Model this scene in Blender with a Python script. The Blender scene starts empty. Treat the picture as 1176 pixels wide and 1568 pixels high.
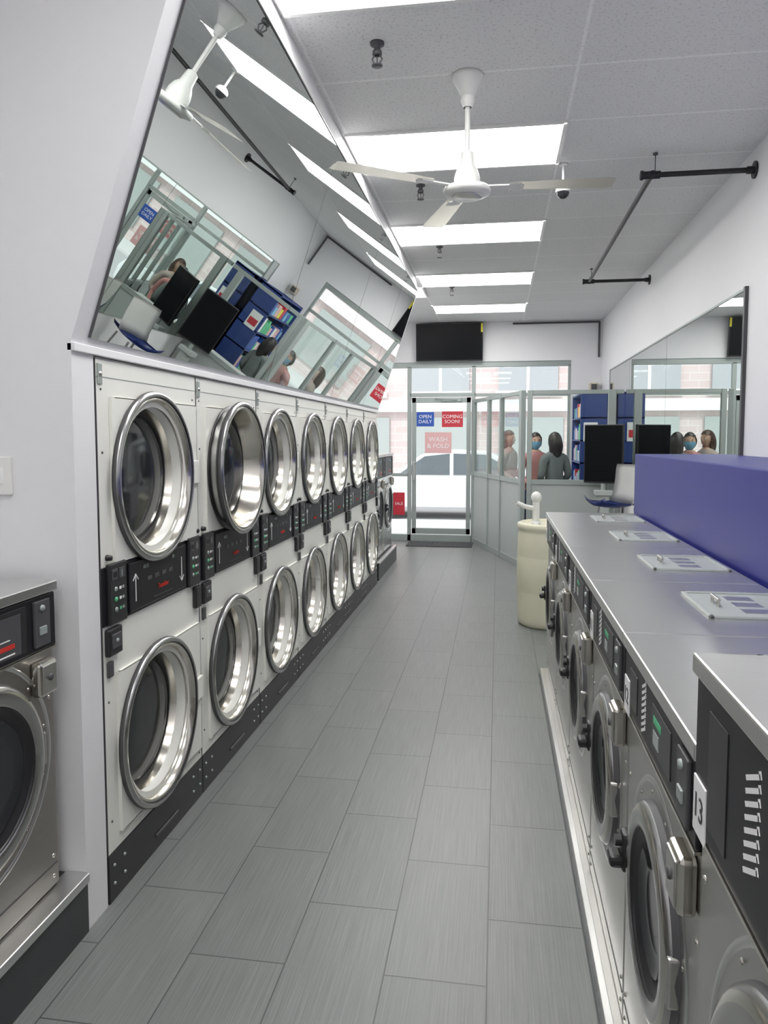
import bpy, bmesh, math, random
from mathutils import Vector, Matrix
random.seed(3)
S = bpy.context.scene
C = S.collection
S.view_settings.view_transform = 'Standard'
S.view_settings.exposure = 0.5

# ------------------------------------------------------------ materials
def mat(name, col, rough=0.5, metal=0.0, var=0.04, scale=8.0, stretch=(1,1,1), bump=0.0, emis=None, es=0.0, coat=0.0, spec=None):
    m = bpy.data.materials.new(name); m.use_nodes = True
    nt = m.node_tree; n = nt.nodes; l = nt.links
    b = n['Principled BSDF']
    b.inputs['Roughness'].default_value = rough
    b.inputs['Metallic'].default_value = metal
    if coat: b.inputs['Coat Weight'].default_value = coat
    if spec is not None: b.inputs['Specular IOR Level'].default_value = spec
    tc = n.new('ShaderNodeTexCoord'); mp = n.new('ShaderNodeMapping')
    mp.inputs['Scale'].default_value = stretch
    l.new(tc.outputs['Object'], mp.inputs['Vector'])
    no = n.new('ShaderNodeTexNoise'); no.inputs['Scale'].default_value = scale
    no.inputs['Detail'].default_value = 3
    l.new(mp.outputs[0], no.inputs['Vector'])
    r = n.new('ShaderNodeMix'); r.data_type = 'RGBA'
    r.inputs['A'].default_value = tuple(max(0, c*(1-var)) for c in col)+(1,)
    r.inputs['B'].default_value = tuple(min(1, c*(1+var)) for c in col)+(1,)
    l.new(no.outputs['Fac'], r.inputs['Factor'])
    l.new(r.outputs['Result'], b.inputs['Base Color'])
    if bump:
        bp = n.new('ShaderNodeBump'); bp.inputs['Strength'].default_value = bump
        bp.inputs['Distance'].default_value = 0.003
        l.new(no.outputs['Fac'], bp.inputs['Height']); l.new(bp.outputs[0], b.inputs['Normal'])
    if emis:
        b.inputs['Emission Color'].default_value = emis+(1,)
        b.inputs['Emission Strength'].default_value = es
    return m

M = {}
M['wall'] = mat('wall_paint', (.78,.78,.795), .6, var=.015, scale=30, bump=.08)
M['white'] = mat('white_enamel', (.80,.80,.78), .35, var=.02)
M['dryer_white'] = mat('dryer_enamel', (.82,.82,.77), .3, var=.02, scale=3)
M['black'] = mat('black_plastic', (.02,.02,.022), .35)
M['blackpanel'] = mat('black_panel', (.014,.014,.017), .38, spec=.3)
M['darkgrey'] = mat('dark_grey_plastic', (.07,.07,.075), .45)
M['steel'] = mat('stainless', (.58,.57,.55), .34, 1.0, var=.08, scale=6, stretch=(1,1,40), bump=.03)
M['steel_top'] = mat('stainless_top', (.72,.72,.71), .28, 1.0, var=.05, scale=6, stretch=(30,1,1))
M['steel_warm'] = mat('stainless_warm', (.40,.38,.355), .40, 1.0, var=.08, scale=6, stretch=(1,1,30))
M['chrome'] = mat('polished_steel', (.70,.67,.61), .18, 1.0, var=.05, scale=12)
M['rim'] = mat('rim_steel', (.48,.48,.47), .25, 1.0, var=.05)
M['glassdark'] = mat('dark_door_glass', (.025,.027,.03), .08, spec=.6)
M['plinth_tile'] = mat('plinth_tile', (.035,.042,.042), .35, var=.2)
M['alu'] = mat('aluminium_frame', (.34,.38,.365), .42, .2, var=.04)
M['alu_panel'] = mat('frame_panel', (.42,.45,.44), .5, var=.03)
M['lid'] = mat('lid_plastic', (.40,.43,.42), .35, var=.05)
M['purple'] = mat('blue_laminate', (.034,.038,.225), .40, var=.05, scale=4, spec=.3)
M['blue'] = mat('blue_board', (.02,.05,.22), .5)
M['navy'] = mat('blue_plastic', (.02,.04,.20), .3)
M['signblue'] = mat('sign_blue', (.02,.09,.42), .5)
M['signred'] = mat('sign_red', (.55,.03,.05), .5)
M['signwhite'] = mat('sign_white', (.85,.85,.85), .5)
M['signpink'] = mat('sign_pink', (.75,.45,.45), .5)
M['red'] = mat('red_print', (.60,.03,.02), .5)
M['green'] = mat('green_led', (.1,.5,.25), .5)
M['yellow'] = mat('yellow_tag', (.8,.7,.05), .5)
M['pipe'] = mat('black_iron', (.012,.012,.013), .4)
M['fanblade'] = mat('fan_blade', (.55,.54,.50), .28, .4)
M['drum'] = mat('barrel_plastic', (.72,.70,.54), .4, var=.05)
M['screen'] = mat('tv_screen', (.006,.007,.008), .2, spec=.15)
M['light'] = mat('light_panel', (.9,.9,.9), .5, emis=(1,.985,.965), es=9.0)
M['skin'] = mat('skin', (.58,.36,.26), .5)
M['hair'] = mat('dark_hair', (.014,.010,.008), .45, var=.3, scale=60, stretch=(1,1,.1), bump=.3)
M['hairbrown'] = mat('brown_hair', (.07,.035,.02), .5, var=.3, scale=60, bump=.3)
M['mask'] = mat('surgical_mask', (.22,.48,.68), .8)
M['sweater'] = mat('grey_sweater', (.17,.19,.19), .9, var=.15, scale=60, bump=.4)
M['pinktop'] = mat('pink_top', (.55,.26,.25), .9, var=.1, scale=40, bump=.2)
M['beigetop'] = mat('beige_top', (.50,.42,.38), .9, var=.1, scale=40, bump=.2)
M['jeans'] = mat('jeans', (.04,.06,.12), .85, var=.2, scale=80)
M['shoe'] = mat('shoe', (.05,.05,.05), .5)
M['eye'] = mat('eye_white', (.85,.85,.85), .2)
M['lip'] = mat('lips', (.5,.15,.14), .4)
M['sidewalk'] = mat('sidewalk_concrete', (.74,.74,.74), .9, var=.08, scale=4, bump=.2)
M['asphalt'] = mat('asphalt', (.50,.50,.51), .9, var=.1, scale=20)
M['carpaint'] = mat('car_paint', (.82,.83,.84), .25, coat=.5)
M['carglass'] = mat('car_glass', (.16,.18,.20), .08)
M['winpane'] = mat('shop_window_pane', (.42,.44,.46), .3)
M['tire'] = mat('tire_rubber', (.03,.03,.03), .8)
M['mat'] = mat('rubber_mat', (.05,.052,.055), .85, var=.2, scale=80, bump=.3)
M['beige'] = mat('beige_box', (.55,.48,.38), .5)

def glass_mat(name, tint, fac):
    m = bpy.data.materials.new(name); m.use_nodes = True
    n = m.node_tree.nodes; l = m.node_tree.links; n.clear()
    o = n.new('ShaderNodeOutputMaterial'); t = n.new('ShaderNodeBsdfTransparent'); g = n.new('ShaderNodeBsdfGlossy')
    t.inputs[0].default_value = tint+(1,); g.inputs['Roughness'].default_value = .02
    lw = n.new('ShaderNodeLayerWeight'); lw.inputs[0].default_value = .25
    mu = n.new('ShaderNodeMath'); mu.operation = 'MULTIPLY_ADD'; mu.inputs[1].default_value = .30; mu.inputs[2].default_value = fac
    l.new(lw.outputs['Fresnel'], mu.inputs[0])
    mx = n.new('ShaderNodeMixShader'); l.new(mu.outputs[0], mx.inputs[0])
    l.new(t.outputs[0], mx.inputs[1]); l.new(g.outputs[0], mx.inputs[2]); l.new(mx.outputs[0], o.inputs[0])
    return m
M['glass'] = glass_mat('clear_glass', (.96,.98,.97), .01)

def mirror_mat():
    m = bpy.data.materials.new('mirror_silver'); m.use_nodes = True
    b = m.node_tree.nodes['Principled BSDF']
    b.inputs['Base Color'].default_value = (.76,.80,.78,1); b.inputs['Metallic'].default_value = 1
    b.inputs['Roughness'].default_value = .0
    return m
M['mirror'] = mirror_mat()

def floor_mat():
    m = bpy.data.materials.new('grey_plank_tile'); m.use_nodes = True
    n = m.node_tree.nodes; l = m.node_tree.links; b = n['Principled BSDF']
    g = n.new('ShaderNodeNewGeometry'); sx = n.new('ShaderNodeSeparateXYZ'); l.new(g.outputs['Position'], sx.inputs[0])
    ay = n.new('ShaderNodeMath'); ay.operation='ADD'; ay.inputs[1].default_value = 20*0.61-2.07; l.new(sx.outputs['Y'], ay.inputs[0])
    ax = n.new('ShaderNodeMath'); ax.operation='ADD'; ax.inputs[1].default_value = 20*0.305+.015; l.new(sx.outputs['X'], ax.inputs[0])
    cb = n.new('ShaderNodeCombineXYZ'); l.new(ay.outputs[0], cb.inputs[0]); l.new(ax.outputs[0], cb.inputs[1])
    br = n.new('ShaderNodeTexBrick'); br.offset=.5; br.offset_frequency=2
    br.inputs['Scale'].default_value=1; br.inputs['Brick Width'].default_value=.61; br.inputs['Row Height'].default_value=.305
    br.inputs['Mortar Size'].default_value=.0024; br.inputs['Mortar Smooth'].default_value=.1; br.inputs['Bias'].default_value=0
    br.inputs['Color1'].default_value=(.170,.180,.176,1); br.inputs['Color2'].default_value=(.186,.196,.191,1); br.inputs['Mortar'].default_value=(.065,.07,.07,1)
    l.new(cb.outputs[0], br.inputs['Vector'])
    mp = n.new('ShaderNodeMapping'); mp.inputs['Scale'].default_value=(1.6,110,1); l.new(cb.outputs[0], mp.inputs['Vector'])
    no = n.new('ShaderNodeTexNoise'); no.inputs['Scale'].default_value=2.2; no.inputs['Detail'].default_value=5; l.new(mp.outputs[0], no.inputs['Vector'])
    cr = n.new('ShaderNodeMapRange'); cr.inputs['From Min'].default_value=.3; cr.inputs['From Max'].default_value=.7
    cr.inputs['To Min'].default_value=.83; cr.inputs['To Max'].default_value=1.17; l.new(no.outputs['Fac'], cr.inputs[0])
    mx = n.new('ShaderNodeMix'); mx.data_type='RGBA'; mx.blend_type='MULTIPLY'; mx.inputs['Factor'].default_value=1
    l.new(br.outputs['Color'], mx.inputs['A']); l.new(cr.outputs[0], mx.inputs['B'])
    l.new(mx.outputs['Result'], b.inputs['Base Color'])
    b.inputs['Roughness'].default_value=.33
    bp = n.new('ShaderNodeBump'); bp.inputs['Strength'].default_value=.2; bp.inputs['Distance'].default_value=.002
    sb = n.new('ShaderNodeMath'); sb.operation='SUBTRACT'; l.new(no.outputs['Fac'], sb.inputs[0]); l.new(br.outputs['Fac'], sb.inputs[1])
    l.new(sb.outputs[0], bp.inputs['Height']); l.new(bp.outputs[0], b.inputs['Normal'])
    return m
M['floor'] = floor_mat()

def ceil_mat():
    m = bpy.data.materials.new('ceiling_tiles'); m.use_nodes = True
    n = m.node_tree.nodes; l = m.node_tree.links; b = n['Principled BSDF']
    g = n.new('ShaderNodeNewGeometry'); mp = n.new('ShaderNodeMapping')
    mp.inputs['Location'].default_value=(-.35+12.2,-2.42+12.2,0); l.new(g.outputs['Position'], mp.inputs['Vector'])
    br = n.new('ShaderNodeTexBrick'); br.offset=0
    br.inputs['Scale'].default_value=1; br.inputs['Brick Width'].default_value=1.22; br.inputs['Row Height'].default_value=.61
    br.inputs['Mortar Size'].default_value=.008; br.inputs['Mortar Smooth'].default_value=.0
    br.inputs['Color1'].default_value=(.74,.74,.74,1); br.inputs['Color2'].default_value=(.78,.78,.78,1); br.inputs['Mortar'].default_value=(.88,.88,.88,1)
    l.new(mp.outputs[0], br.inputs['Vector'])
    no = n.new('ShaderNodeTexNoise'); no.inputs['Scale'].default_value=75; no.inputs['Detail'].default_value=4; l.new(g.outputs['Position'], no.inputs['Vector'])
    cr = n.new('ShaderNodeMapRange'); cr.inputs['From Min'].default_value=.3; cr.inputs['From Max'].default_value=.45
    cr.inputs['To Min'].default_value=.74; cr.inputs['To Max'].default_value=1.0; l.new(no.outputs['Fac'], cr.inputs[0])
    mx = n.new('ShaderNodeMix'); mx.data_type='RGBA'; mx.blend_type='MULTIPLY'; mx.inputs['Factor'].default_value=1
    l.new(br.outputs['Color'], mx.inputs['A']); l.new(cr.outputs[0], mx.inputs['B']); l.new(mx.outputs['Result'], b.inputs['Base Color'])
    b.inputs['Roughness'].default_value=.9
    bp = n.new('ShaderNodeBump'); bp.inputs['Strength'].default_value=.5; bp.inputs['Distance'].default_value=.004
    l.new(no.outputs['Fac'], bp.inputs['Height']); l.new(bp.outputs[0], b.inputs['Normal'])
    return m
M['ceiling'] = ceil_mat()

def facade_mat():
    m = bpy.data.materials.new('pale_brick'); m.use_nodes = True
    n = m.node_tree.nodes; l = m.node_tree.links; b = n['Principled BSDF']
    g = n.new('ShaderNodeNewGeometry'); sx = n.new('ShaderNodeSeparateXYZ'); l.new(g.outputs['Position'], sx.inputs[0])
    cb = n.new('ShaderNodeCombineXYZ'); l.new(sx.outputs['X'], cb.inputs[0]); l.new(sx.outputs['Z'], cb.inputs[1])
    br = n.new('ShaderNodeTexBrick'); br.inputs['Scale'].default_value=1
    br.inputs['Brick Width'].default_value=.6; br.inputs['Row Height'].default_value=.25; br.inputs['Mortar Size'].default_value=.012
    br.inputs['Color1'].default_value=(.62,.50,.49,1); br.inputs['Color2'].default_value=(.68,.57,.56,1); br.inputs['Mortar'].default_value=(.74,.68,.67,1)
    l.new(cb.outputs[0], br.inputs['Vector']); l.new(br.outputs['Color'], b.inputs['Base Color']); b.inputs['Roughness'].default_value=.9
    return m
M['facade'] = facade_mat()

# ------------------------------------------------------------ mesh builder
class MB:
    def __init__(s): s.v=[]; s.f=[]; s.m=[]; s.sm=[]; s.mats=[]
    def mi(s, name):
        if name not in s.mats: s.mats.append(name)
        return s.mats.index(name)
    def addbm(s, bm, mt, smooth=False, X=None):
        if X is not None: bmesh.ops.transform(bm, matrix=X, verts=bm.verts)
        o=len(s.v); bm.verts.index_update()
        s.v += [tuple(v.co) for v in bm.verts]
        k=s.mi(mt)
        for f in bm.faces:
            s.f.append([o+v.index for v in f.verts]); s.m.append(k); s.sm.append(smooth)
        bm.free()
    def box(s, a, b, mt, bev=0.0, X=None, seg=2):
        bm=bmesh.new(); bmesh.ops.create_cube(bm,size=1)
        c=[(a[i]+b[i])/2 for i in range(3)]; d=[abs(b[i]-a[i]) for i in range(3)]
        for v in bm.verts: v.co=Vector((c[0]+v.co.x*d[0],c[1]+v.co.y*d[1],c[2]+v.co.z*d[2]))
        if bev: bmesh.ops.bevel(bm,geom=list(bm.edges),offset=min(bev,min(d)*.45),segments=seg,affect='EDGES',profile=.5)
        bmesh.ops.recalc_face_normals(bm,faces=bm.faces)
        s.addbm(bm,mt,False,X)
    def lathe(s, prof, mt, X=Matrix(), seg=48, mts=None, smooth=True):
        o=len(s.v); n=len(prof)
        for (r,h) in prof:
            for i in range(seg):
                t=2*math.pi*i/seg
                s.v.append(tuple(X@Vector((r*math.cos(t),r*math.sin(t),h))))
        for j in range(n-1):
            k=s.mi(mts[j] if mts else mt)
            for i in range(seg):
                a=o+j*seg+i; b=o+j*seg+(i+1)%seg
                s.f.append([a,b,b+seg,a+seg]); s.m.append(k); s.sm.append(smooth)
    def cyl(s, p0, p1, r, mt, seg=16, r2=None, smooth=True):
        p0=Vector(p0); p1=Vector(p1); d=p1-p0; L=d.length
        q=d.to_track_quat('Z','Y').to_matrix().to_4x4(); X=Matrix.Translation(p0)@q
        r2=r if r2 is None else r2
        s.lathe([(0.0001,0),(r,0)],mt,X,seg,smooth=False); s.lathe([(r,0),(r2,L)],mt,X,seg,smooth=smooth); s.lathe([(r2,L),(0.0001,L)],mt,X,seg,smooth=False)
    def tube(s, pts, r, mt, seg=12):
        for a,b in zip(pts[:-1],pts[1:]): s.cyl(a,b,r,mt,seg)
        for p in pts[1:-1]: s.ball(p,(r,r,r),mt,10)
    def ball(s, c, r, mt, seg=20, X=None):
        bm=bmesh.new(); bmesh.ops.create_uvsphere(bm,u_segments=seg,v_segments=max(6,seg//2),radius=1)
        for v in bm.verts: v.co=Vector((v.co.x*r[0]+c[0],v.co.y*r[1]+c[1],v.co.z*r[2]+c[2]))
        s.addbm(bm,mt,True,X)
    def prism(s, poly, a, b, mt, axis='y', bev=0.0):
        def P(p,t):
            if axis=='y': return (p[0],t,p[1])
            if axis=='x': return (t,p[0],p[1])
            return (p[0],p[1],t)
        bm=bmesh.new(); n=len(poly)
        A=[bm.verts.new(P(p,a)) for p in poly]; B=[bm.verts.new(P(p,b)) for p in poly]
        bm.faces.new(A); bm.faces.new(B[::-1])
        for i in range(n): bm.faces.new([A[i],B[i],B[(i+1)%n],A[(i+1)%n]])
        bmesh.ops.recalc_face_normals(bm,faces=bm.faces)
        if bev: bmesh.ops.bevel(bm,geom=list(bm.edges),offset=bev,segments=2,affect='EDGES',profile=.5)
        s.addbm(bm,mt)
    def text(s, txt, size, X, mt, extrude=.0008):
        cu=bpy.data.curves.new('t','FONT'); cu.body=txt; cu.size=size; cu.align_x='CENTER'; cu.align_y='CENTER'; cu.extrude=extrude; cu.resolution_u=2
        ob=bpy.data.objects.new('t',cu); C.objects.link(ob)
        dg=bpy.context.evaluated_depsgraph_get(); dg.update()
        me=bpy.data.meshes.new_from_object(ob.evaluated_get(dg))
        bm=bmesh.new(); bm.from_mesh(me); s.addbm(bm,mt,False,X)
        bpy.data.objects.remove(ob); bpy.data.meshes.remove(me)
    def mesh(s, name):
        me=bpy.data.meshes.new(name); me.from_pydata(s.v,[],s.f)
        for k in s.mats: me.materials.append(M[k])
        me.polygons.foreach_set('material_index',s.m); me.polygons.foreach_set('use_smooth',s.sm); me.update()
        return me
    def obj(s, name, loc=(0,0,0), rz=0.0, parent=None, me=None):
        ob=bpy.data.objects.new(name, me or s.mesh(name)); C.objects.link(ob)
        ob.location=loc; ob.rotation_euler=(0,0,rz)
        if parent: ob.parent=parent
        return ob
def place(me,name,loc,rz=0,parent=None):
    ob=bpy.data.objects.new(name,me); C.objects.link(ob); ob.location=loc; ob.rotation_euler=(0,0,rz)
    if parent: ob.parent=parent
    return ob
def empty(name,loc=(0,0,0),rz=0):
    e=bpy.data.objects.new(name,None); C.objects.link(e); e.location=loc; e.rotation_euler=(0,0,rz); return e
FRONT = Matrix.Rotation(math.pi/2,4,'X')
def fx(x,z,y=0): return Matrix.Translation((x,y,z))@FRONT
def TY(y): return Matrix.Translation((0,y,0))

# ------------------------------------------------------------ room constants
XR=1.50; XL=-2.15; YB=11.3; YN=-1.6; ZC=3.32
XD=-1.30
def simple(name,boxes):
    b=MB()
    for a,c,m in boxes: b.box(a,c,m)
    return b.obj(name)
simple('floor',[((XL-.1,YN-.1,-.1),(XR+.1,YB+.12,0),'floor')])
simple('ceiling',[((XL-.1,YN-.1,ZC),(XR+.1,YB+.12,ZC+.12),'ceiling')])
simple('wall_right',[((XR,YN-.1,0),(XR+.12,YB+.12,ZC),'wall')])
simple('wall_left',[((XL-.12,YN-.1,0),(XL,YB+.12,ZC),'wall')])
simple('wall_near',[((XL,YN-.1,0),(XR,YN,ZC),'wall')])
simple('wall_back',[((XL,YB,2.74),(XR,YB+.12,ZC),'wall'),((1.06,YB,0),(XR,YB+.12,2.74),'wall')])

# bulkhead + slanted mirror soffit
P0=(XD,1.895); P1=(-.868,3.165); P2=(-.897,ZC)
b=MB()
b.prism([(XD,1.868),P0,P1,P2,(XL,ZC),(XL,1.868)],2.12,8.02,'wall')
b.box((XD-.015,2.12,1.866),(XD+.012,8.02,1.893),'wall',.003)
b.obj('wall_bulkhead')
simple('wall_return',[((XL,2.12,0),(XD,2.245,1.868),'wall')])
d=Vector((P1[0]-P0[0],0,P1[1]-P0[1])); L=d.length; d.normalize(); nrm=Vector((d.z,0,-d.x))
ys=[2.205,4.02,5.62,7.0,7.95]
b=MB()
q0=Vector((P0[0],0,P0[1]))+d*.025; q1=Vector((P0[0],0,P0[1]))+d*(L-.012)
for i in range(4):
    y0,y1=ys[i]+.0015,ys[i+1]-.0015
    b.prism([(p.x,p.z) for p in (q0+nrm*.001,q1+nrm*.001,q1+nrm*.009,q0+nrm*.009)],y0,y1,'mirror')
    b.prism([(p.x,p.z) for p in (q0+nrm*.0005,q1+nrm*.0005,q1+nrm*.0096,q0+nrm*.0096)],ys[i]-.0015,ys[i]+.0015,'darkgrey')
b.prism([(p.x,p.z) for p in (q1+nrm*.001,q1+d*.006+nrm*.001,q1+d*.006+nrm*.013,q1+nrm*.013)],ys[0],ys[-1],'black')
b.obj('slanted_wall_mirror')

b=MB()
for y0,y1 in ((4.88,7.0),(7.0,8.9),(8.9,10.4)):
    b.box((XR-.012,y0+.003,1.0),(XR-.001,y1-.003,2.50),'mirror')
b.box((XR-.022,4.85,1.0),(XR,4.88,2.52),'darkgrey'); b.box((XR-.018,4.86,2.50),(XR,10.42,2.515),'alu')
b.box((XR-.018,10.40,1.0),(XR,10.42,2.515),'alu')
b.obj('wall_mirror')

b=MB()
b.box((-.61,-.305,-.010),(.61,.305,-.002),'light'); 
for a,c in (((-.62,-.315,-.014),(-.597,.315,0)),((.597,-.315,-.014),(.62,.315,0)),((-.62,-.315,-.014),(.62,-.295,0)),((-.62,.295,-.014),(.62,.315,0))): b.box(a,c,'white')
lm=b.mesh('light_panel')
for y in (-1.24,.59,2.42,4.25,6.08,7.91,9.74): place(lm,'ceiling_light_panel',(-.26,y+.305,ZC))
place(lm,'ceiling_light_panel',(-1.48,8.52+.305,ZC))

# ------------------------------------------------------------ stacked dryers
W=.81
def plate(b,x0,x1,z0,z1,cx,cz,r,th,mt,y=0.0,seg=64):
    o=len(b.v); k=b.mi(mt)
    for i in range(seg):
        t=2*math.pi*(i+.5)/seg; c,s_=math.cos(t),math.sin(t)
        b.v.append((cx+r*c,y,cz+r*s_))
        sx=((x1-cx) if c>0 else (x0-cx))/c if abs(c)>1e-6 else 1e9
        sz=((z1-cz) if s_>0 else (z0-cz))/s_ if abs(s_)>1e-6 else 1e9
        tt=min(sx,sz); b.v.append((cx+tt*c,y,cz+tt*s_)); b.v.append((cx+r*c,y+th,cz+r*s_))
    for i in range(seg):
        j=(i+1)%seg
        b.f.append([o+3*i,o+3*i+1,o+3*j+1,o+3*j]); b.m.append(k); b.sm.append(False)
        b.f.append([o+3*i,o+3*j,o+3*j+2,o+3*i+2]); b.m.append(k); b.sm.append(True)
    for (cxn,czn) in ((x0,z0),(x0,z1),(x1,z0),(x1,z1)):
        for i in range(seg):
            j=(i+1)%seg; A_=b.v[o+3*i+1]; B_=b.v[o+3*j+1]
            d1=abs(A_[0]-cxn)<1e-6 and abs(B_[2]-czn)<1e-6; d2=abs(B_[0]-cxn)<1e-6 and abs(A_[2]-czn)<1e-6
            if d1 or d2:
                o2=len(b.v); b.v.append((cxn,y,czn)); b.f.append([o2,o+3*i+1,o+3*j+1]); b.m.append(k); b.sm.append(False)
CX=-.018
def dryer_door(b,cz,R=.320,pro=0.0):
    X=TY(-pro)@fx(CX,cz)
    plate(b,CX-.30,.385,cz-.285,cz+.285,CX,cz,.262,.0,'dryer_white',-.012)
    for a,c in (((.382,-.012,cz-.285),(.385,0,cz+.285)),((CX-.303,-.012,cz-.285),(CX-.30,0,cz+.285)),((-.30,-.012,cz+.282),(.385,0,cz+.285)),((-.30,-.012,cz-.285),(.385,0,cz-.282))): b.box(a,c,'dryer_white')
    b.box((.300,-.024,cz-.05),(.385,-.010,cz+.05),'dryer_white',.005)
    if pro:
        b.lathe([(R-.015,0.0),(R-.012,.012-.0),(R-.010,.02)],'darkgrey',X,80)
        b.lathe([(R-.035,-pro+.014),(R-.035,.010)],'rim',X,80)
        b.lathe([(R-.055,-pro+.010),(R-.02,-pro+.016),(R-.02,-pro+.022),(R-.05,-pro+.024)],'black',X,80)
    b.lathe([(R-.03,.008),(R-.004,.011),(R+.001,.018),(R+.000,.030),(R-.005,.036),(R-.012,.039),(R-.019,.037),(R-.024,.031)],'rim',X,80,mts=['black','black','darkgrey','rim','rim','rim','black'])
    b.lathe([(R-.024,.031),(R-.029,.034),(R-.035,.030),(R-.042,.010),(R-.060,-.045),(R-.068,-.070)],'chrome',X,80)
    b.lathe([(R-.068,-.070),(R-.074,-.076),(R-.086,-.076),(R-.094,-.060)],'black',X,80)
    b.lathe([(R-.092,-.062),(R-.14,-.050),(R-.22,-.042),(.0001,-.040)],'glassdark',X,80)
def build_dryer(pro):
    b=MB(); D=.74
    b.box((-W/2+.002,.10,.02),(W/2-.002,D,1.86),'black')
    x0,x1=-W/2+.002,W/2-.002
    CU,CL=1.452,.505
    plate(b,x0,x1,1.16,1.86,CX,CU,.262,.10,'dryer_white')
    plate(b,x0,x1,.17,.98,CX,CL,.262,.10,'dryer_white')
    b.box((x0,0,1.858),(x1,.10,1.862),'dryer_white'); b.box((x0,.001,.17),(x0+.003,.10,1.86),'darkgrey'); b.box((x1-.003,.001,.17),(x1,.10,1.86),'darkgrey')
    dryer_door(b,CU,pro=pro); dryer_door(b,CL)
    b.box((x0-.001,-.002,.17),(x0+.002,0.001,1.86),'darkgrey')
    b.box((x0,-.0015,1.80),(x1,.001,1.802),'alu')
    b.box((x0,-.004,.0),(x1,.07,.172),'black',.003)
    b.box((-.06,-.010,.05),(.14,-.002,.062),'darkgrey',.003)
    for sx in (-.37,-.30,.30,.37):
        for sz in (.125,.06): b.lathe([(.0001,.006),(.005,.005),(.006,.0)],'alu',TY(-.004)@fx(sx,sz),10)
    # control band
    b.box((x0,-.006,.965),(x1,.07,1.165),'blackpanel',.003)
    b.box((-.235,-.014,.975),(.245,-.005,1.155),'blackpanel',.003)
    for z in (1.15,.98): b.box((-.225,-.0152,z-.0007),(.235,-.0135,z+.0007),'darkgrey')
    b.text('Tumbler',.026,Matrix.Translation((.03,-.0155,1.03))@FRONT,'red')
    for sx,dr in ((-.19,1),(.20,-1)):
        b.box((sx-.002,-.0155,1.01),(sx+.002,-.0135,1.11),'signwhite')
        for k_ in (-1,1):
            X=Matrix.Translation((sx,-.0145,1.11 if dr>0 else 1.01))@Matrix.Rotation(math.radians(k_*(40 if dr>0 else 140)),4,'Y')
            b.box((-.0016,-.001,-.030),(.0016,.001,0),'signwhite',0,X)
    b.text('00:25',.020,Matrix.Translation((-.11,-.0155,1.125))@FRONT,'alu'); b.text('30',.020,Matrix.Translation((.12,-.0155,1.125))@FRONT,'alu')
    for q in range(4): b.box((-.10+.06*q,-.0158,1.068),(-.065+.06*q,-.0135,1.084),'darkgrey',.001)
    b.box((-.05,-.0155,.995),(.11,-.0135,.9975),'darkgrey')
    for s_ in (-1,1):
        cx=-.32 if s_<0 else .325
        b.box((cx-.058,-.020,.965),(cx+.058,-.004,1.175),'black',.005)
        b.box((cx-.045,-.0225,1.118),(cx-.008,-.019,1.155),'darkgrey',.002); b.box((cx-.038,-.0235,1.128),(cx-.015,-.022,1.146),'blackpanel')
        b.box((cx+.002,-.0225,1.118),(cx+.038,-.019,1.155),'darkgrey',.002); b.box((cx+.016,-.0235,1.125),(cx+.021,-.022,1.148),'alu')
        for q in range(3):
            b.lathe([(.0001,.006),(.008,.005),(.009,.0)],'alu' if q!=1 else 'green',TY(-.018)@fx(cx-.02,1.085-.035*q),12)
            b.box((cx+.003,-.0215,1.080-.035*q),(cx+.016,-.019,1.090-.035*q),'signwhite' if q!=2 else 'green',.001)
            b.box((cx+.022,-.0215,1.080-.035*q),(cx+.035,-.019,1.090-.035*q),'alu',.001)
    cx=-.345
    b.box((cx-.045,-.020,.86),(cx+.045,0,.955),'black',.006); b.box((cx-.03,-.024,.885),(cx+.03,-.018,.935),'darkgrey',.004)
    b.lathe([(.0001,.006),(.007,.005),(.008,.0)],'alu',TY(-.022)@fx(cx,.91),12)
    b.box((cx-.035,-.010,.785),(cx+.0,0,.84),'darkgrey',.004)
    b.box((.335,-.020,.86),(.395,0,.955),'black',.006)
    for sx in (-.36,.375): b.lathe([(.0001,.02),(.009,.018),(.011,.0)],'black',fx(sx,1.195),12)
    for (sx,sz) in ((-.37,1.76),(.37,1.76),(-.37,1.55),(-.37,.70),(-.37,.28),(.38,.20)):
        b.lathe([(.0001,.003),(.004,.002),(.005,.0)],'darkgrey',fx(sx,sz),8)
    b.box((-.392,-.006,1.775),(-.365,0,1.845),'alu',.003); b.lathe([(.0001,.01),(.008,.009),(.009,.0)],'chrome',fx(-.378,1.81),12)
    return b.mesh('stacked_dryer_body')
dm=build_dryer(0); dm2=build_dryer(.055)
for i in range(7):
    e=empty('stacked_dryer',(XD,2.25+W*(i+.5),0),math.pi/2)
    place(dm2 if i==1 else dm,'dryer_cabinet',(0,0,0),0,e)

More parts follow.
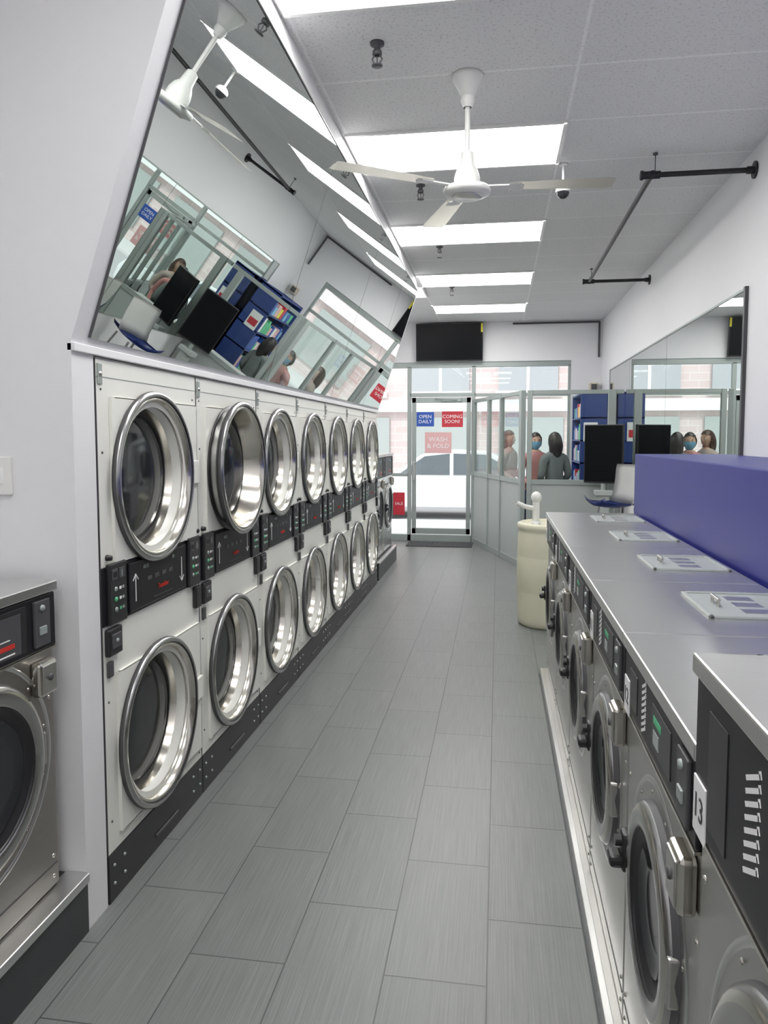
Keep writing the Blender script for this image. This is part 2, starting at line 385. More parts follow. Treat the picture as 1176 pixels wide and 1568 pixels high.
# ------------------------------------------------------------ washers
def washer_mesh(w,h,D,r,body='steel',num='12',ph=.19,cz=.5,chev=True):
    b=MB(); x0,x1=-w/2+.003,w/2-.003
    b.box((x0,0,0),(x1,D,h-.03),body,.008)
    b.box((x0-.001,-.022,h-.032),(x1+.001,D,h),'steel_top',.004)
    zt=h-.036; zb=zt-ph
    b.box((x0+.004,-.014,zb),(x1-.004,.0,zt),'blackpanel',.004)
    b.box((x0+.004,-.016,zb-.006),(x1-.004,0,zb),'chrome')
    if chev:
        nC=8; big=ph>.2
        zs=zb+.075 if big else zb+.03; st=.0175 if big else .0145; xc=x0+(.275 if big else .25); hw=.030 if big else .024
        for i in range(nC):
            X=Matrix.Translation((xc,-.0150,zs+i*st))@Matrix.Rotation(math.radians(-25),4,'Y')
            b.box((-hw,-.0006,-.0035),(hw-.004,.0006,.0035),'signwhite',0,X)
            b.box((hw-.008,-.0006,-.0035),(hw-.002,.0006,.007),'signwhite',0,X)
        b.box((x0+.34,-.0160,zb+.03),(x0+w*.72,-.0135,zt-.025),'darkgrey',.001)
        b.box((x0+.36,-.0170,zb+.045),(x0+.41,-.0155,zb+.075),'lid'); b.box((x0+.36,-.0170,zt-.06),(x0+.43,-.0155,zt-.045),'green')
        b.box((x0+.08,-.0155,zb+.03),(x0+.17,-.0135,zt-.03),'black',.001)
        b.box((x0+.010,-.017,zb-.008),(x0+.075,-.0135,zb+.082),'signwhite',.001)
        b.text(num,.056,Matrix.Translation((x0+.0425,-.0177,zb+.037))@FRONT,'black',.0004)
    else:
        b.box((x0+.03,-.0165,zb+.015),(x0+w*.78,-.0135,zt-.015),'black',.001)
        b.box((x0+.34,-.0175,zb+.02),(x0+.52,-.016,zt-.03),'darkgrey',.001)
        for i in range(3): b.box((x0+.35,-.0185,zb+.035+i*.025),(x0+.36,-.017,zb+.055+i*.025),'red')
        b.box((x0+.37,-.0185,zt-.055),(x0+.43,-.017,zt-.040),'mask'); b.box((x0+.37,-.0185,zb+.027),(x0+.49,-.017,zb+.031),'signwhite'); b.box((x0+.37,-.0185,zb+.045),(x0+.49,-.017,zb+.058),'red'); b.box((x0+.37,-.0185,zb+.07),(x0+.47,-.017,zb+.073),'signwhite')
    b.box((x1-.115,-.022,zb+.015),(x1-.04,-.013,zt-.012),'darkgrey',.003)
    b.box((x1-.095,-.026,zb+.05),(x1-.062,-.020,zb+.075),'alu',.002); b.lathe([(.0001,.006),(.009,.005),(.010,0)],'alu',TY(-.022)@fx(x1-.08,zt-.035),12)
    b.box((x1-.115,-.034,zb-.135),(x1-.030,0,zb-.030),'chrome',.010)
    b.box((x1-.105,-.038,zb-.125),(x1-.040,-.032,zb-.040),'steel',.006)
    b.lathe([(.0001,.005),(.010,.004),(.011,0)],'darkgrey',TY(-.038)@fx(x1-.073,zb-.08),14)
    X=fx(0,cz)
    b.lathe([(r+.085,0),(r+.082,.003),(r+.074,.003),(r+.070,.0)],'steel_top',X,72)
    b.lathe([(r+.035,0),(r+.031,.014),(r+.022,.024),(r+.008,.029),(r-.015,.029),(r-.026,.025),(r-.030,.018)],'rim',X,72,mts=['darkgrey','rim','chrome','rim','rim','black'])
    b.lathe([(r-.030,.018),(r-.044,.012),(r-.060,.0015),(r-.064,.012)],'black',X,72)
    b.lathe([(r-.064,.012),(r-.085,.003),(r-.11,.002),(.0001,.002)],'glassdark',X,72)
    for i in range(12):
        t=2*math.pi*i/12+.2
        b.lathe([(.0001,.003),(.004,.002),(.005,.0)],'chrome',TY(-.002)@fx((r+.056)*math.cos(t),cz+(r+.056)*math.sin(t)),8)
    b.box((-r-.070,-.035,cz-.050),(-r-.022,-.0,cz+.050),'black',.010)
    b.box((-r-.070,-.065,cz-.035),(-r-.015,-.03,cz-.004),'black',.010)
    b.cyl((-r-.042,-.03,cz+.026),(-r-.042,-.05,cz+.026),.014,'black')
    b.box((r+.012,-.024,cz-.050),(r+.032,0,cz+.050),'steel',.006)
    b.box((x0+.01,-.002,.07),(x1-.01,0,.072),'darkgrey')
    for sx in (x0+.03,x1-.03):
        for sz in (.10,.035,h-.36): b.lathe([(.0001,.004),(.006,.003),(.007,0)],'chrome',fx(sx,sz),8)
    for a,c in (((-.17,.24),(.17,.255)),((-.17,.505),(.17,.52)),((-.17,.24),(-.155,.52)),((.155,.24),(.17,.52))): b.box((a[0],a[1],h-.001),(c[0],c[1],h+.008),'lid',.003)
    b.box((-.155,.255,h-.001),(.155,.505,h+.003),'lid',.001)
    for q in range(3):
        b.box((-.115+.085*q,.35,h+.002),(-.060+.085*q,.43,h+.0045),'steel_top',.001)
    b.cyl((-.03,.30,h+.002),(-.03,.30,h+.024),.005,'chrome',8); b.cyl((.03,.30,h+.002),(.03,.30,h+.024),.005,'chrome',8); b.cyl((-.04,.30,h+.024),(.04,.30,h+.024),.005,'chrome',8)
    return b.mesh('washer_body')
PZ=.045; XF=.345; PB=.545
ms=[(2.65,3.45,'8'),(3.45,4.25,'7'),(4.25,5.05,'6'),(1.94,2.65,'11'),(1.235,1.94,'12')]
for y0,y1,nn in ms:
    e=empty('front_load_washer',(XF,(y0+y1)/2,PZ+.001),-math.pi/2)
    place(washer_mesh(y1-y0,1.10-PZ,PB,.19,'steel',nn,.15,.540),'washer_cabinet',(0,0,0),0,e)
for yy,nn in ((.795,'13'),(-.09,'14')):
    e=empty('front_load_washer',(XF-.01,yy,PZ+.001),-math.pi/2)
    place(washer_mesh(.87,1.255-PZ,.56,.270,'steel',nn,.24,.605),'washer_cabinet',(0,0,0),0,e)
b=MB(); b.box((.310,-.55,0),(.90,5.0,PZ),'steel'); b.box((.300,-.55,.002),(.322,5.002,PZ+.0005),'steel_top',.002); b.box((.292,-.55,0),(.301,5.0,.006),'plinth_tile')
b.obj('steel_plinth')
b=MB(); b.box((.915,-.55,0),(XR-.002,5.18,1.49),'purple',.006); b.obj('blue_service_bulkhead')

for yy,nn in ((1.715,'20'),(1.0,'21')):
    e=empty('front_load_washer',(-1.355,yy,.201),math.pi/2)
    place(washer_mesh(.70,.965,.60,.235,'steel_warm',nn,.165,.47,chev=False),'washer_cabinet',(0,0,0),0,e)
b=MB(); b.box((-2.0,-.2,0),(XD+.005,2.118,.195),'plinth_tile'); b.box((-1.37,-.2,.185),(XD+.012,2.118,.199),'steel_top',.002); b.box((XD+.006,-.2,.170),(XD+.013,2.118,.198),'steel_top',.001)
for y in (.3,.9,1.5): b.box((XD+.0045,y,.0),(XD+.0065,y+.003,.165),'darkgrey')
b.obj('tiled_plinth')
for k in range(2):
    e=empty('front_load_washer',(-1.36,8.42+.72*k,.201),math.pi/2)
    place(washer_mesh(.70,1.20,.60,.25,'steel_top','3',.24,.55,chev=False),'washer_cabinet',(0,0,0),0,e)
b=MB(); b.box((-2.1,8.06,0),(-1.30,9.52,.195),'plinth_tile'); b.box((-1.33,8.06,.18),(-1.292,9.52,.199),'steel_top',.002); b.obj('tiled_plinth')

b=MB(); b.box((-1.58,2.108,1.42),(-1.51,2.12,1.54),'white',.003); b.box((-1.555,2.103,1.455),(-1.535,2.11,1.505),'signwhite',.002); b.obj('light_switch')

# ------------------------------------------------------------ ceiling fan
b=MB(); fx0,fy0=-.16,3.66; bz=2.83
b.lathe([(.0001,ZC-.002),(.075,ZC-.002),(.072,ZC-.02),(.045,ZC-.07),(.032,ZC-.10),(.0001,ZC-.10)],'white',Matrix.Translation((fx0,fy0,0)),32)
b.lathe([(.03,ZC-.10),(.034,ZC-.12),(.02,ZC-.15)],'white',Matrix.Translation((fx0,fy0,0)),24)
b.cyl((fx0,fy0,ZC-.10),(fx0,fy0,bz+.10),.0125,'white')
b.lathe([(.015,bz+.14),(.03,bz+.13),(.036,bz+.07),(.052,bz+.045),(.062,bz+.01),(.062,bz-.02),(.06,bz-.03)],'white',Matrix.Translation((fx0,fy0,0)),40)
b.lathe([(.06,bz-.028),(.105,bz-.032),(.115,bz-.045),(.11,bz-.062),(.07,bz-.075),(.0001,bz-.078)],'white',Matrix.Translation((fx0,fy0,0)),40)
b.lathe([(.072,bz-.0755),(.07,bz-.080),(.0001,bz-.082)],'steel_top',Matrix.Translation((fx0,fy0,0)),40)
for ang in (3,109,214):
    R=Matrix.Translation((fx0,fy0,bz-.03))@Matrix.Rotation(math.radians(ang),4,'Z')@Matrix.Rotation(math.radians(-9),4,'X')
    bm=bmesh.new(); n=14; up=[];dn=[]
    for i in range(n+1):
        t=i/n; x=.20+.49*t; wv=.045+.022*t
        if t>.93: wv*=.8
        up.append(bm.verts.new((x,wv,.006))); dn.append(bm.verts.new((x,-wv,-.006)))
    for i in range(n): bm.faces.new([dn[i],dn[i+1],up[i+1],up[i]])
    bmesh.ops.solidify(bm,geom=list(bm.faces),thickness=.004)
    b.addbm(bm,'fanblade',False,R)
    b.box((.085,-.018,-.006),(.27,.018,.002),'white',.002,R); b.box((.20,-.035,-.008),(.26,.035,.0),'white',.003,R)
b.obj('ceiling_fan')

b=MB()
b.lathe([(.0001,0),(.032,0),(.030,-.010),(.014,-.014),(.014,-.034),(.021,-.036),(.021,-.052),(.012,-.054)],'darkgrey',Matrix(),20)
for sg in (-1,1): b.tube([(sg*.010,0,-.052),(sg*.022,0,-.068),(sg*.014,0,-.084),(0,0,-.094)],.0035,'darkgrey',6)
b.cyl((0,0,-.05),(0,0,-.09),.003,'darkgrey',6)
b.lathe([(.0001,-.093),(.024,-.095),(.024,-.099),(.0001,-.100)],'darkgrey',Matrix(),16)
sm_=b.mesh('sprinkler')
for y in (3.31,5.15,6.80,8.6): place(sm_,'fire_sprinkler',(-.54,y,ZC))

b=MB()
b.lathe([(.0001,0),(.03,0),(.028,-.012),(.008,-.016),(.008,-.13),(.03,-.14),(.045,-.155),(.048,-.175)],'white',Matrix(),24)
b.lathe([(.048,-.175),(.040,-.177)],'white',Matrix(),24); b.lathe([(.040,-.176),(.034,-.198),(.018,-.212),(.0001,-.215)],'glassdark',Matrix(),24)
b.obj('security_camera',(.39,4.90,ZC))

b=MB(); pz=3.19; px=.905
b.tube([(XR-.01,4.80,pz),(px-.04,4.80,pz)],.016,'pipe'); b.tube([(px,4.76,pz),(px,7.93,pz)],.016,'pipe'); b.tube([(XR-.01,7.90,pz),(px-.04,7.90,pz)],.016,'pipe')
for y in (4.80,7.90):
    b.cyl((XR-.012,y,pz),(XR-.001,y,pz),.05,'pipe',20); b.cyl((XR-.05,y,pz),(XR-.01,y,pz),.022,'pipe')
    b.cyl((px-.06,y,pz),(px+.05,y,pz),.023,'pipe'); b.ball((px,y,pz),(.026,.026,.026),'pipe',12); b.cyl((px-.065,y,pz),(px-.05,y,pz),.028,'pipe')
    b.cyl((px+.02,y,pz),(px+.02,y,ZC-.002),.003,'darkgrey',6); b.cyl((px+.02,y,ZC-.012),(px+.02,y,ZC-.001),.015,'darkgrey',10)
b.obj('hanging_pipe_rack')
b=MB(); b.tube([(XR-.05,YB-.016,2.78),(XR-.05,YB-.016,ZC-.03),(.2,YB-.016,ZC-.03)],.014,'darkgrey'); b.obj('wall_conduit')
b=MB(); b.box((1.32,YB-.10,2.28),(1.44,YB,2.40),'beige',.01); b.box((1.34,YB-.115,2.30),(1.42,YB-.099,2.38),'darkgrey',.006); b.obj('alarm_box')

def tv(name,w,h,loc,rz,stripe=False,tilt=0):
    b=MB(); b.box((-w/2,-.03,-h/2),(w/2,.015,h/2),'black',.006); b.box((-w/2+.012,-.032,-h/2+.018),(w/2-.012,-.029,h/2-.012),'screen')
    b.box((-w*.25,.01,-h*.25),(w*.25,.05,h*.25),'darkgrey',.006); b.box((-.1,.04,-.1),(.1,.085,.1),'darkgrey',.004)
    b.cyl((w/2-.05,-.033,-h/2+.01),(w/2-.05,-.030,-h/2+.01),.003,'red',6)
    if stripe: b.box((w/2-.03,-.034,h/2-.14),(w/2-.002,-.030,h/2-.01),'yellow')
    o=b.obj(name,loc,rz); o.rotation_euler=(math.radians(tilt),0,rz); return o
tv('wall_television',1.0,.56,(-.735,YB-.088,3.025),0,True,6)

# ------------------------------------------------------------ storefront
F=MB()
y0,y1=YB+.02,YB+.08
def fr(x0,x1,z0,z1,yy0=y0,yy1=y1,m='alu'): F.box((x0,yy0,z0),(x1,yy1,z1),m,.004)
fr(XL,1.06,2.66,2.74); fr(XL,1.06,0,.10)
for x in (-1.38,-.40,1.02): fr(x,x+.06,.0,2.68)
fr(XL,XL+.05,0,2.68)
fr(-1.34,-.40,2.22,2.28); fr(-.36,1.04,2.22,2.27)
fr(XL,-1.36,1.0,1.05)
F.obj('window_frame')
b=MB()
b.box((XL+.05,YB+.045,.1),(-1.38,YB+.051,1.0),'glass'); b.box((XL+.05,YB+.045,1.05),(-1.38,YB+.051,2.66),'glass'); b.obj('window_1')
b=MB(); b.box((-.34,YB+.045,.1),(1.02,YB+.051,2.22),'glass'); b.box((-.34,YB+.045,2.27),(1.02,YB+.051,2.66),'glass'); b.box((-1.32,YB+.045,2.28),(-.40,YB+.051,2.66),'glass'); b.obj('window_2')
D_=MB()
dx0,dx1=-1.31,-.41
for a,c in (((dx0,YB+.03,.11),(dx0+.065,YB+.07,2.21)),((dx1-.065,YB+.03,.11),(dx1,YB+.07,2.21)),((dx0,YB+.03,.11),(dx1,YB+.07,.20)),((dx0,YB+.03,2.13),(dx1,YB+.07,2.21))): D_.box(a,c,'alu',.004)
D_.box((dx0+.06,YB+.047,.20),(dx1-.06,YB+.053,2.13),'glass')
D_.box((-.85,YB-.03,2.14),(-.55,YB+.03,2.20),'alu',.006); D_.tube([(-.60,YB-.01,2.17),(-.75,YB-.14,2.17),(-.95,YB+.01,2.19)],.008,'alu')
D_.tube([(dx0+.04,YB+.03,1.22),(dx0+.04,YB-.03,1.22),(dx0+.04,YB-.03,.95),(dx0+.04,YB+.03,.95)],.011,'steel_top')
def sign(b,x0,x1,z0,z1,m,txt=None,sz=.07,tm='signwhite',y=YB+.040):
    b.box((x0,y,z0),(x1,y+.004,z1),m)
    if txt: b.text(txt,sz,Matrix.Translation(((x0+x1)/2,y-.001,(z0+z1)/2))@FRONT,tm)
sign(D_,-1.24,-.97,1.77,1.99,'signblue','OPEN\nDAILY',.075)
sign(D_,-.85,-.53,1.76,2.00,'signred','COMING\nSOON!',.075)
sign(D_,-1.11,-.70,1.36,1.68,'signpink','WASH\n& FOLD',.10)
D_.obj('door_1')
b=MB(); sign(b,-1.60,-1.42,.40,.75,'signred','SALE',.06,y=YB+.038); b.obj('window_sign')
b=MB(); b.box((-1.33,10.72,0.0),(-.36,11.2,.012),'mat',.004); 
for i in range(14): b.box((-1.31+i*.067,10.74,.012),(-1.29+i*.067,11.18,.015),'mat')
b.obj('door_mat')

# ------------------------------------------------------------ booth
A=Vector((-.36,YB-.02)); B=Vector((.30,9.15)); dv=B-A; LL=dv.length; ang=math.atan2(dv.y,dv.x)
b=MB(); zt=2.17; zr=1.06
def seg_wall(b,posts,L,wide=None):
    b.box((0,-.02,zt-.05),(L,.02,zt),'alu',.003); b.box((0,-.025,zr-.03),(L,.025,zr+.03),'alu',.003); b.box((0,-.02,0),(L,.02,.08),'alu',.003)
    b.box((0,-.012,.08),(L,.012,zr-.03),'alu_panel'); b.box((0,-.003,zr+.03),(L,.003,zt-.05),'glass')
    for p,wd in posts: b.box((p-wd/2,-.03,0),(p+wd/2,.03,zt),'alu',.004)
seg_wall(b,[(.03,.05),(LL*.36,.045),(LL*.62,.045),(LL-.03,.09)],LL)
b.obj('booth_partition_side',(A.x,A.y,0),ang)
b=MB(); L2=XR-.025-B.x-.06
seg_wall(b,[(.02,.06),(.98,.09)],L2)
b.obj('booth_partition_front',(B.x+.06,B.y,0),0)
b=MB(); b.box((.45,9.22,1.02),(1.42,9.62,1.06),'white',.005); b.box((.5,9.24,0),(.53,9.6,1.02),'alu_panel'); b.box((1.38,9.24,0),(1.41,9.6,1.02),'alu_panel'); b.obj('service_counter')
b=MB()
b.box((1.42,10.1,0),(1.46,11.2,2.2),'blue'); b.box((1.08,10.1,0),(1.46,10.13,2.2),'blue'); b.box((1.08,11.17,0),(1.46,11.2,2.2),'blue')
cols=['signred','yellow','signblue','signwhite','green','signpink','mask']
for z in (.1,.5,.9,1.25,1.55,1.85,2.17):
    b.box((1.08,10.1,z),(1.44,11.2,z+.02),'blue')
    if z<2.1:
        y=10.16
        while y<11.1:
            w=random.uniform(.05,.12); hh=random.uniform(.12,.24)
            b.box((1.10,y,z+.02),(1.24,y+w,z+.02+hh),random.choice(cols),.004); y+=w+.01
b.obj('merchandise_shelf')
b=MB(); b.box((1.12,10.088,1.55),(1.30,10.10,1.80),'signwhite'); b.box((1.14,10.086,1.6),(1.28,10.089,1.7),'signred'); b.obj('notice_poster')
tv('monitor',.46,.68,(1.22,8.86,1.41),math.radians(-28))
b=MB(); b.cyl((1.22,8.86,.98),(1.22,8.86,1.068),.03,'alu'); b.box((1.12,8.77,.93),(1.32,8.95,.99),'alu_panel',.008); b.box((1.16,8.80,0),(1.28,8.92,.93),'alu_panel',.006); b.box((1.06,8.70,0),(1.38,9.02,.03),'alu_panel',.006); b.obj('monitor_stand')

b=MB(); r=.285
b.lathe([(.0001,0),(r-.03,0),(r-.012,.02),(r-.008,.06),(r-.004,.12),(r-.001,.28),(r-.001,.292),(r-.001,.302),(r+.002,.315),(r+.002,.58),(r-.001,.592),(r-.001,.602),(r-.001,.614),(r-.004,.78),(r-.009,.80),(r-.009,.815),(r,.83),(r,.87),(r-.02,.88),(r-.03,.86),(.0001,.86)],'drum',Matrix(),56)
b.lathe([(.0001,.885),(.035,.885),(.04,.86)],'white',Matrix.Translation((-.13,.0,0)),20)
b.cyl((-.13,0,.86),(-.13,0,1.06),.030,'white'); b.ball((-.13,0,1.09),(.045,.045,.050),'white',16)
b.tube([(-.13,0,.99),(-.22,-.02,1.01),(-.29,-.02,1.04)],.020,'white')
b.obj('plastic_drum',(.46,6.42,0))

b=MB()
n=10; bm=bmesh.new(); rows=[]
prof=[(-.24,.99),(-.22,.945),(-.12,.93),(.02,.925),(.14,.945),(.17,.98)]
for (yy,zz) in prof:
    rows.append([bm.verts.new(((i/n-.5)*.42,yy,zz+.05*abs(i/n-.5)**2*4)) for i in range(n+1)])
for a,c in zip(rows[:-1],rows[1:]):
    for i in range(n): bm.faces.new([a[i],a[i+1],c[i+1],c[i]])
bmesh.ops.solidify(bm,geom=list(bm.faces),thickness=.018); b.addbm(bm,'navy',True)
bm=bmesh.new(); rows=[]
for (yy,zz) in [(.15,.96),(.19,1.05),(.21,1.18),(.22,1.30),(.23,1.34)]:
    rows.append([bm.verts.new(((i/n-.5)*.42,yy-.12*(abs(i/n-.5)*2)**2,zz)) for i in range(n+1)])
for a,c in zip(rows[:-1],rows[1:]):
    for i in range(n): bm.faces.new([a[i],a[i+1],c[i+1],c[i]])
bmesh.ops.solidify(bm,geom=list(bm.faces),thickness=.018); b.addbm(bm,'white',True)
for sx in (-1,1):
    for sy in (-1,1): b.cyl((sx*.20,sy*.19,0),(sx*.14,sy*.11,.93),.012,'rim',10)
b.tube([(-.18,-.165,.3),(.18,-.165,.3),(.18,.165,.3),(-.18,.165,.3),(-.18,-.165,.3)],.009,'rim',8)
b.obj('bar_stool',(1.14,7.35,0),math.radians(-70))

# ------------------------------------------------------------ people
def skin_mesh(pts,edges,rad,sub=2):
    me=bpy.data.meshes.new('sk'); me.from_pydata(pts,edges,[]); ob=bpy.data.objects.new('sk',me); C.objects.link(ob)
    md=ob.modifiers.new('skin','SKIN'); md.use_smooth_shade=True
    for i,r in enumerate(rad):
        me.skin_vertices[0].data[i].radius=(r if isinstance(r,tuple) else (r,r)); 
    me.skin_vertices[0].data[0].use_root=True
    s2=ob.modifiers.new('sub','SUBSURF'); s2.levels=sub; s2.render_levels=sub
    dg=bpy.context.evaluated_depsgraph_get(); dg.update()
    out=bpy.data.meshes.new_from_object(ob.evaluated_get(dg)); bpy.data.objects.remove(ob)
    return out
def person(loc,rz,sc,top,hairm,mask,longhair):
    e=empty('woman',loc,rz); e.scale=(sc,sc,sc)
    pts=[(0,0,.93),(0,.0,1.08),(0,-.005,1.22),(0,.0,1.36),(0,.01,1.45),
         (-.15,.0,1.33),(-.20,.02,1.10),(-.14,-.17,.98),
         (.15,.0,1.33),(.20,.02,1.10),(.13,-.17,.98),
         (-.09,0,.86),(-.10,-.01,.48),(-.10,.02,.08),(-.10,-.10,.04),
         (.09,0,.86),(.10,-.01,.48),(.10,.02,.08),(.10,-.10,.04)]
    ed=[(0,1),(1,2),(2,3),(3,4),(3,5),(5,6),(6,7),(3,8),(8,9),(9,10),(0,11),(11,12),(12,13),(13,14),(0,15),(15,16),(16,17),(17,18)]
    rd=[(.15,.11),(.125,.095),(.14,.10),(.10,.075),(.048,.048),.065,.05,.034,.065,.05,.034,.10,.062,.042,.035,.10,.062,.042,.035]
    me=skin_mesh(pts,ed,rd)
    for k in (top,'jeans','shoe','skin'): me.materials.append(M[k])
    for p in me.polygons:
        c=p.center; p.use_smooth=True
        p.material_index=0 if (c.z>.90 or abs(c.x)>.19) else 1
        if c.z<.075: p.material_index=2
        if c.z>1.415 and abs(c.x)<.07: p.material_index=3
    place(me,'body',(0,0,0),0,e)
    for sx in (-1,1):
        w=Vector((sx*.135,-.175,.975)); dr=Vector((-sx*.25,-.95,-.12)).normalized(); side=Vector((sx,-.25*1,0)).normalized()
        pts=[tuple(w),tuple(w+dr*.035),tuple(w+dr*.075)]; ed=[(0,1),(1,2)]; rd=[.022,(.034,.018),(.034,.016)]
        for i,(o,ln) in enumerate(((-.027,.06),(-.009,.072),(.010,.068),(.027,.052))):
            r0=w+dr*.078+side*o; k=len(pts)
            pts+=[tuple(r0),tuple(r0+dr*ln*.5+Vector((0,0,-.006))),tuple(r0+dr*ln*.9+Vector((0,0,-.026)))]
            ed+=[(2,k),(k,k+1),(k+1,k+2)]; rd+=[.009,.0085,.007]
        k=len(pts); t0=w+dr*.03-side*.03
        pts+=[tuple(t0),tuple(t0+dr*.03-side*.022),tuple(t0+dr*.058-side*.026+Vector((0,0,-.01)))]; ed+=[(1,k),(k,k+1),(k+1,k+2)]; rd+=[.012,.010,.008]
        hm=skin_mesh(pts,ed,rd,1); hm.materials.append(M['skin'])
        for p in hm.polygons: p.use_smooth=True
        place(hm,'hand_%s'%('left' if sx>0 else 'right'),(0,0,0),0,e)
    h=MB(); cz=1.545; 
    def headshape(v,grow=0.0):
        x,y,z=v; X_=x*.074; Y_=y*.092; Z_=z*.115
        if z<0:
            k=(-z)**1.6; X_*=1-.32*k; Y_*= (1-.15*k)
            if y>0: Y_*=1-.25*k
        n=Vector((x,y,z)).normalized()*grow
        return Vector((X_+n.x,Y_+n.y,Z_+n.z))
    bm=bmesh.new(); bmesh.ops.create_uvsphere(bm,u_segments=32,v_segments=24,radius=1)
    for v in bm.verts:
        x,y,z=v.co; p=headshape(v.co)
        if y<-.5:
            p.y-= .020*math.exp(-((x/.14)**2))*math.exp(-(((z+.12)/.20)**2))
            for ex in (-.42,.42): p.y+= .008*math.exp(-(((x-ex)/.18)**2+((z-.05)/.12)**2))
            p.y-= .005*math.exp(-((x/.25)**2+((z+.5)/.09)**2))
        v.co=p
    h.addbm(bm,'skin',True,Matrix.Translation((0,0,cz)))
    for sx in (-1,1):
        h.ball((sx*.030,-.073,cz+.006),(.013,.009,.008),'eye',12); h.ball((sx*.030,-.0805,cz+.006),(.006,.004,.006),'hair',10)
        h.ball((sx*.030,-.083,cz+.026),(.017,.004,.003),hairm,10); h.ball((sx*.074,.008,cz-.005),(.008,.017,.028),'skin',12)
    h.ball((0,-.084,cz-.055),(.022,.008,.007),'lip',12)
    if mask:
        bm=bmesh.new(); bmesh.ops.create_uvsphere(bm,u_segments=32,v_segments=24,radius=1)
        dl=[f for f in bm.faces if not (f.calc_center_median().y<-.30 and -.88<f.calc_center_median().z<-.04)]
        bmesh.ops.delete(bm,geom=dl,context='FACES')
        for v in bm.verts:
            x,y,z=v.co; p=headshape(v.co,.009); p.y-=.016*math.exp(-((x/.3)**2))*math.exp(-(((z+.3)/.4)**2)); v.co=p
        h.addbm(bm,'mask',True,Matrix.Translation((0,0,cz)))
        for sx in (-1,1): h.tube([(sx*.058,-.055,cz-.02),(sx*.082,.01,cz+.005)],.0015,'signwhite',6)
    bm=bmesh.new(); bmesh.ops.create_uvsphere(bm,u_segments=32,v_segments=24,radius=1)
    dl=[]
    for f in bm.faces:
        c=f.calc_center_median()
        if (c.y<-.10 and c.z<.50) or (c.z<-.55 and c.y<.3) or (c.y<-.1 and c.z<.62 and abs(c.x)<.45): dl.append(f)
    bmesh.ops.delete(bm,geom=dl,context='FACES')
    for v in bm.verts: v.co=headshape(v.co,.014+.003*math.sin(v.co.x*23))
    h.addbm(bm,hairm,True,Matrix.Translation((0,0.002,cz)))
    if longhair:
        h.ball((0,.070,cz-.06),(.078,.048,.15),hairm,24); h.ball((-.064,.03,cz-.06),(.024,.045,.11),hairm,16); h.ball((.064,.03,cz-.06),(.024,.045,.11),hairm,16)
    else:
        h.ball((0,.105,cz+.03),(.042,.04,.042),hairm,20); h.ball((0,.06,cz-.01),(.075,.055,.085),hairm,20)
    h.obj('head',(0,0,0),0,e)
    return e
person((.50,10.15,0),math.radians(12),1.0,'pinktop','hair',True,False)
person((.73,9.84,0),math.radians(205),1.0,'sweater','hair',False,True)
person((.15,10.65,0),math.radians(60),1.02,'beigetop','hairbrown',False,True)

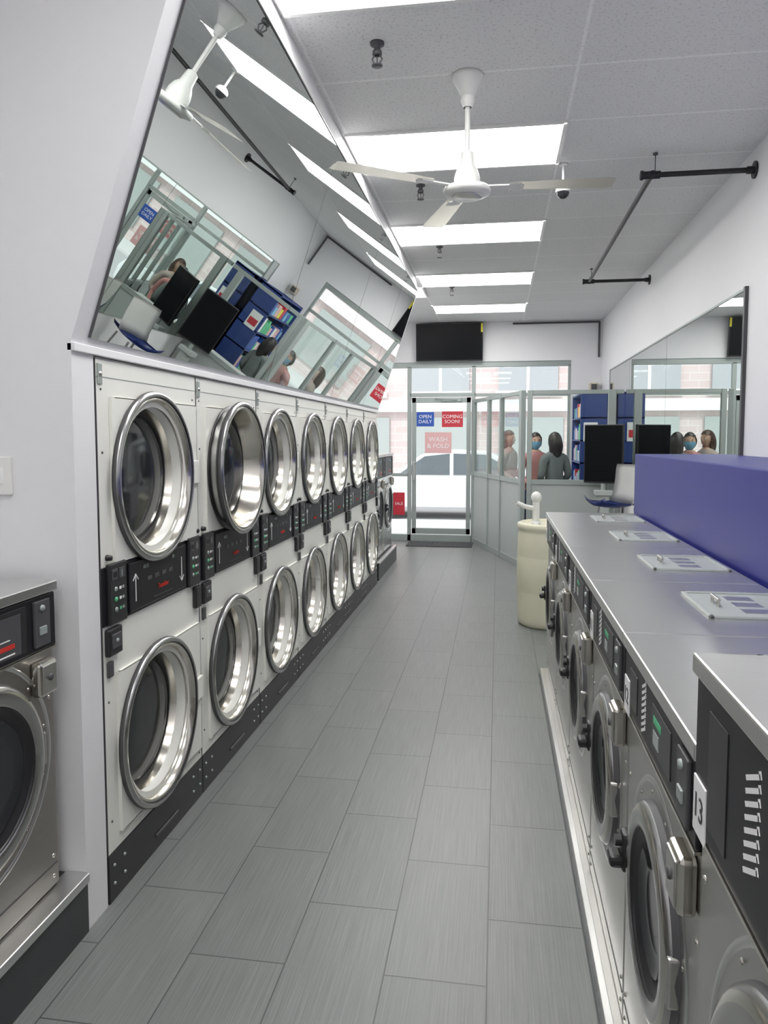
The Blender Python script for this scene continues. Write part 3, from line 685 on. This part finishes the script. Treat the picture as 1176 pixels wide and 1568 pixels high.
# ------------------------------------------------------------ outside
simple('sidewalk',[((-14,YB+.13,-.12),(16,14.6,-.03),'sidewalk')])
simple('street',[((-30,14.61,-.2),(30,22,-.10),'asphalt')])
simple('kerb',[((-30,22.01,-.2),(30,25.6,-.02),'sidewalk')])
b=MB(); b.box((-30,26,-.2),(30,30,12),'facade')
for i in range(-9,10):
    x=i*3.0
    b.box((x,25.9,3.2),(x+2.0,26.02,5.0),'winpane'); b.box((x-.1,25.86,3.0),(x+2.1,26.02,3.2),'signwhite'); b.box((x+.95,25.88,3.2),(x+1.05,26,5.0),'signwhite'); b.box((x,25.88,4.1),(x+2,26,4.2),'signwhite')
    b.box((x,25.9,.4),(x+2.2,26.02,2.3),'alu_panel')
b.box((-30,25.7,2.5),(30,26.02,2.9),'signwhite')
b.obj('building_facade')
def car(loc,rz):
    e=empty('car',loc,rz)
    b=MB()
    lower=[(-2.2,.25),(-2.25,.55),(-2.15,.80),(-1.3,.90),(1.5,.93),(2.1,.86),(2.2,.6),(2.18,.25)]
    b.prism(lower,-.88,.88,'carpaint',bev=.04)
    gh=[(-1.25,.88),(-.55,1.36),(.0,1.44),(.8,1.42),(1.75,.92)]
    b.prism(gh,-.74,.74,'carpaint',bev=.03)
    b.prism([(-1.05,.93),(-.50,1.31),(.02,1.37),(.02,.93)],-.752,.752,'carglass'); b.prism([(.10,.93),(.10,1.37),(.75,1.35),(1.45,.95)],-.752,.752,'carglass')
    for x in (-1.4,1.35):
        for sy in (-1,1):
            b.lathe([(.0001,.1),(.19,.1),(.20,.12),(.32,.12),(.335,.08),(.335,-.08),(.0001,-.08)],'tire',Matrix.Translation((x,sy*.82,.335))@Matrix.Rotation(-sy*math.pi/2,4,'X'),32,mts=['rim','rim','tire','tire','tire','tire'])
    for sy in (-1,1): b.box((-2.24,sy*.6-.14,.6),(-2.12,sy*.6+.14,.72),'signwhite',.02); b.box((2.1,sy*.6-.14,.62),(2.21,sy*.6+.14,.76),'signred',.02)
    b.box((-2.26,-.4,.4),(-2.2,.4,.55),'black',.01)
    b.obj('car_body',parent=e)
car((-1.0,16.0,-.10),0); car((4.6,16.4,-.10),math.pi)

# ------------------------------------------------------------ light
w=bpy.data.worlds.new('sky'); S.world=w; w.use_nodes=True
bg=w.node_tree.nodes['Background']; bg.inputs[0].default_value=(.95,.97,1,1); bg.inputs[1].default_value=1.25
sd=bpy.data.lights.new('sun','SUN'); sd.energy=1.2; sd.angle=.02; so=bpy.data.objects.new('sun',sd); C.objects.link(so)
so.rotation_euler=Vector((.35,.75,-.75)).to_track_quat('-Z','Y').to_euler(); so.location=(0,0,20)

# ------------------------------------------------------------ camera
f=1130.0; th=math.atan(174/f); ph=math.atan(80/f)
Fv=Vector((-math.sin(th)*math.cos(ph),math.cos(th)*math.cos(ph),-math.sin(ph)))
Rv=Vector((math.cos(th),math.sin(th),0)); Uv=Rv.cross(Fv)
cd=bpy.data.cameras.new('camera'); co=bpy.data.objects.new('camera',cd); C.objects.link(co)
cm=Matrix((Rv,Uv,-Fv)).transposed().to_4x4(); cm.translation=Vector((0,0,1.6)); co.matrix_world=cm
cd.sensor_fit='VERTICAL'; cd.sensor_height=36; cd.lens=36*f/1568; cd.clip_start=.02; cd.clip_end=200
cd.shift_y=-34/1568
S.camera=co
